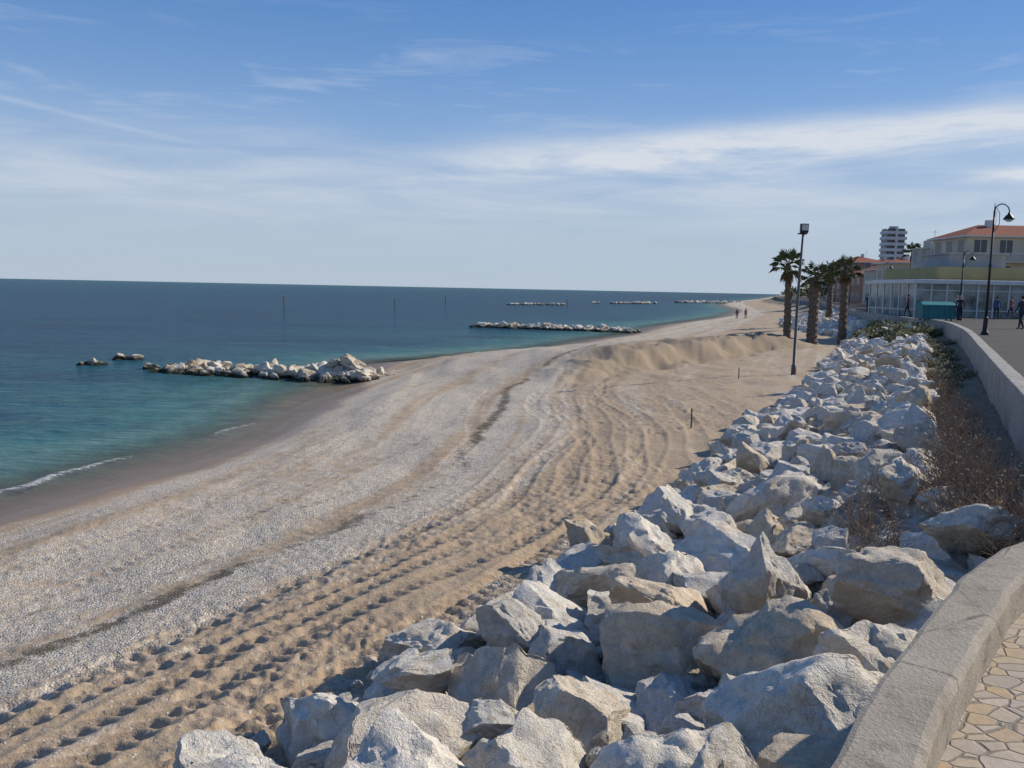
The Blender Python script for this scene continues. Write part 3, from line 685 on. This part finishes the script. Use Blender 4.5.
# ------------------------------------------------------------------ light, sky
AZ,EL=R(66),R(31)
sd=Vector((math.sin(AZ)*math.cos(EL),math.cos(AZ)*math.cos(EL),math.sin(EL)))
L=bpy.data.lights.new('sun','SUN'); L.energy=5.0; L.angle=R(.5); L.color=(1,.91,.77)
lo=bpy.data.objects.new('sun',L); lo.rotation_euler=sd.to_track_quat('Z','Y').to_euler(); link(lo)
w=bpy.data.worlds.new('World'); scene.world=w; w.use_nodes=True; nt=w.node_tree; nt.nodes.clear(); N=NT(nt)
sky=N.n('ShaderNodeTexSky'); sky.sky_type='NISHITA'; sky.sun_disc=False; sky.sun_elevation=EL; sky.sun_rotation=AZ; sky.altitude=0; sky.air_density=1.0; sky.dust_density=.1; sky.ozone_density=3.0
g=N.n('ShaderNodeTexCoord').outputs['Generated']; sx=N.n('ShaderNodeSeparateXYZ'); nt.links.new(g,sx.inputs[0]); X,Y,Z=sx.outputs
hz=N.m('SQRT',N.m('ADD',N.m('MULTIPLY',X,X),N.m('MULTIPLY',Y,Y))); el=N.m('DIVIDE',Z,N.m('MAXIMUM',hz,.001)); az=N.m('ARCTAN2',X,Y)
cv=N.n('ShaderNodeCombineXYZ'); nt.links.new(az,cv.inputs[0]); nt.links.new(el,cv.inputs[1]); P=cv.outputs[0]
def mp(sx_,sy_,rz=0,lx=0):
    m_=N.n('ShaderNodeMapping'); nt.links.new(P,m_.inputs[0]); m_.inputs['Scale'].default_value=(sx_,sy_,1); m_.inputs['Rotation'].default_value=(0,0,rz); m_.inputs['Location'].default_value=(lx,0,0); return m_.outputs[0]
wisp=N.noise(mp(3,22,-.08),1.4,6,.62,.5); fine=N.noise(mp(9,50,-.1,3),1.2,4,.7,.8); big=N.noise(mp(1.4,7,.05,5),1.3,3,.5)
def gauss(v,c,wd):
    q=N.m('DIVIDE',N.m('SUBTRACT',v,c),wd); return N.m('EXPONENT',N.m('MULTIPLY',N.m('MULTIPLY',q,q),-1))
line=N.m('SUBTRACT',el,N.m('ADD',.148,N.m('MULTIPLY',az,.050)))
line=N.m('ADD',line,N.m('MULTIPLY',N.m('SUBTRACT',big,.5),.05))
line=N.m('ADD',line,N.m('MULTIPLY',N.m('SUBTRACT',wisp,.5),.035))
streak=N.m('MULTIPLY',gauss(line,0,.018),N.range(az,-.15,.10,0,1,True))
streak=N.m('MULTIPLY',streak,N.range(N.m('ADD',wisp,N.m('MULTIPLY',fine,.45)),.48,.82,.30,1))
band=N.m('MULTIPLY',gauss(el,.112,.056),N.range(wisp,.36,.64,.15,.9))
low=gauss(el,0,.12)
hi=N.m('MULTIPLY',N.range(wisp,.54,.72,0,.32),gauss(el,.23,.07))
tr=gauss(N.m('SUBTRACT',el,N.m('SUBTRACT',.178,N.m('MULTIPLY',N.m('ADD',az,.54),.16))),0,.003)
tr=N.m('MULTIPLY',tr,N.range(az,-.52,-.25,.22,0))
puff=N.m('MULTIPLY',gauss(N.m('SUBTRACT',el,.122),0,.009),N.m('MULTIPLY',gauss(az,.56,.07),N.range(fine,.35,.55,.6,1.4)))
cl=N.m('ADD',N.m('ADD',N.m('MULTIPLY',streak,1.15),N.m('MULTIPLY',band,.6)),N.m('ADD',N.m('ADD',hi,tr),puff),clamp=True)
skyc=N.mix(1,sky.outputs[0],(.66,.90,1.22,1),'MULTIPLY')
skyc=N.mix(N.range(el,.15,.6,.8,.45),skyc,N.ramp(N.range(el,0,.42),[(0,(.50,.59,.70)),(.42,(.26,.44,.74)),(.75,(.135,.31,.66)),(1,(.09,.235,.58))]))
nt_mul=N.n('ShaderNodeVectorMath',operation='SCALE')
rampnode=[n for n in nt.nodes if n.bl_idname=='ShaderNodeValToRGB'][-1]
mixn=rampnode.outputs[0].links[0].to_node
nt.links.new(rampnode.outputs[0],nt_mul.inputs[0]); nt_mul.inputs['Scale'].default_value=11.0; nt.links.new(nt_mul.outputs[0],mixn.inputs[7])
base=N.mix(N.m('MULTIPLY',low,.8),skyc,(5.4,6.4,7.6,1))
colr=N.mix(N.m('MULTIPLY',cl,.9),base,(8.2,8.7,9.4,1))
bg=N.n('ShaderNodeBackground'); nt.links.new(colr,bg.inputs[0]); bg.inputs[1].default_value=.085
ow=N.n('ShaderNodeOutputWorld'); nt.links.new(bg.outputs[0],ow.inputs[0])
scene.view_settings.view_transform='Standard'; scene.view_settings.look='None'; scene.view_settings.exposure=0

# ------------------------------------------------------------------ camera
cam=bpy.data.cameras.new('camera'); cam.sensor_width=36; cam.lens=36*850/1024; cam.clip_end=30000; cam.clip_start=.05
co=bpy.data.objects.new('camera',cam); link(co)
pitch=math.atan(95.5/850)
M=Matrix.Rotation(math.pi/2-pitch,3,'X')@Matrix.Rotation(R(1.17),3,'Z')
co.matrix_world=Matrix.Translation((0,0,5.0))@M.to_4x4(); scene.camera=co
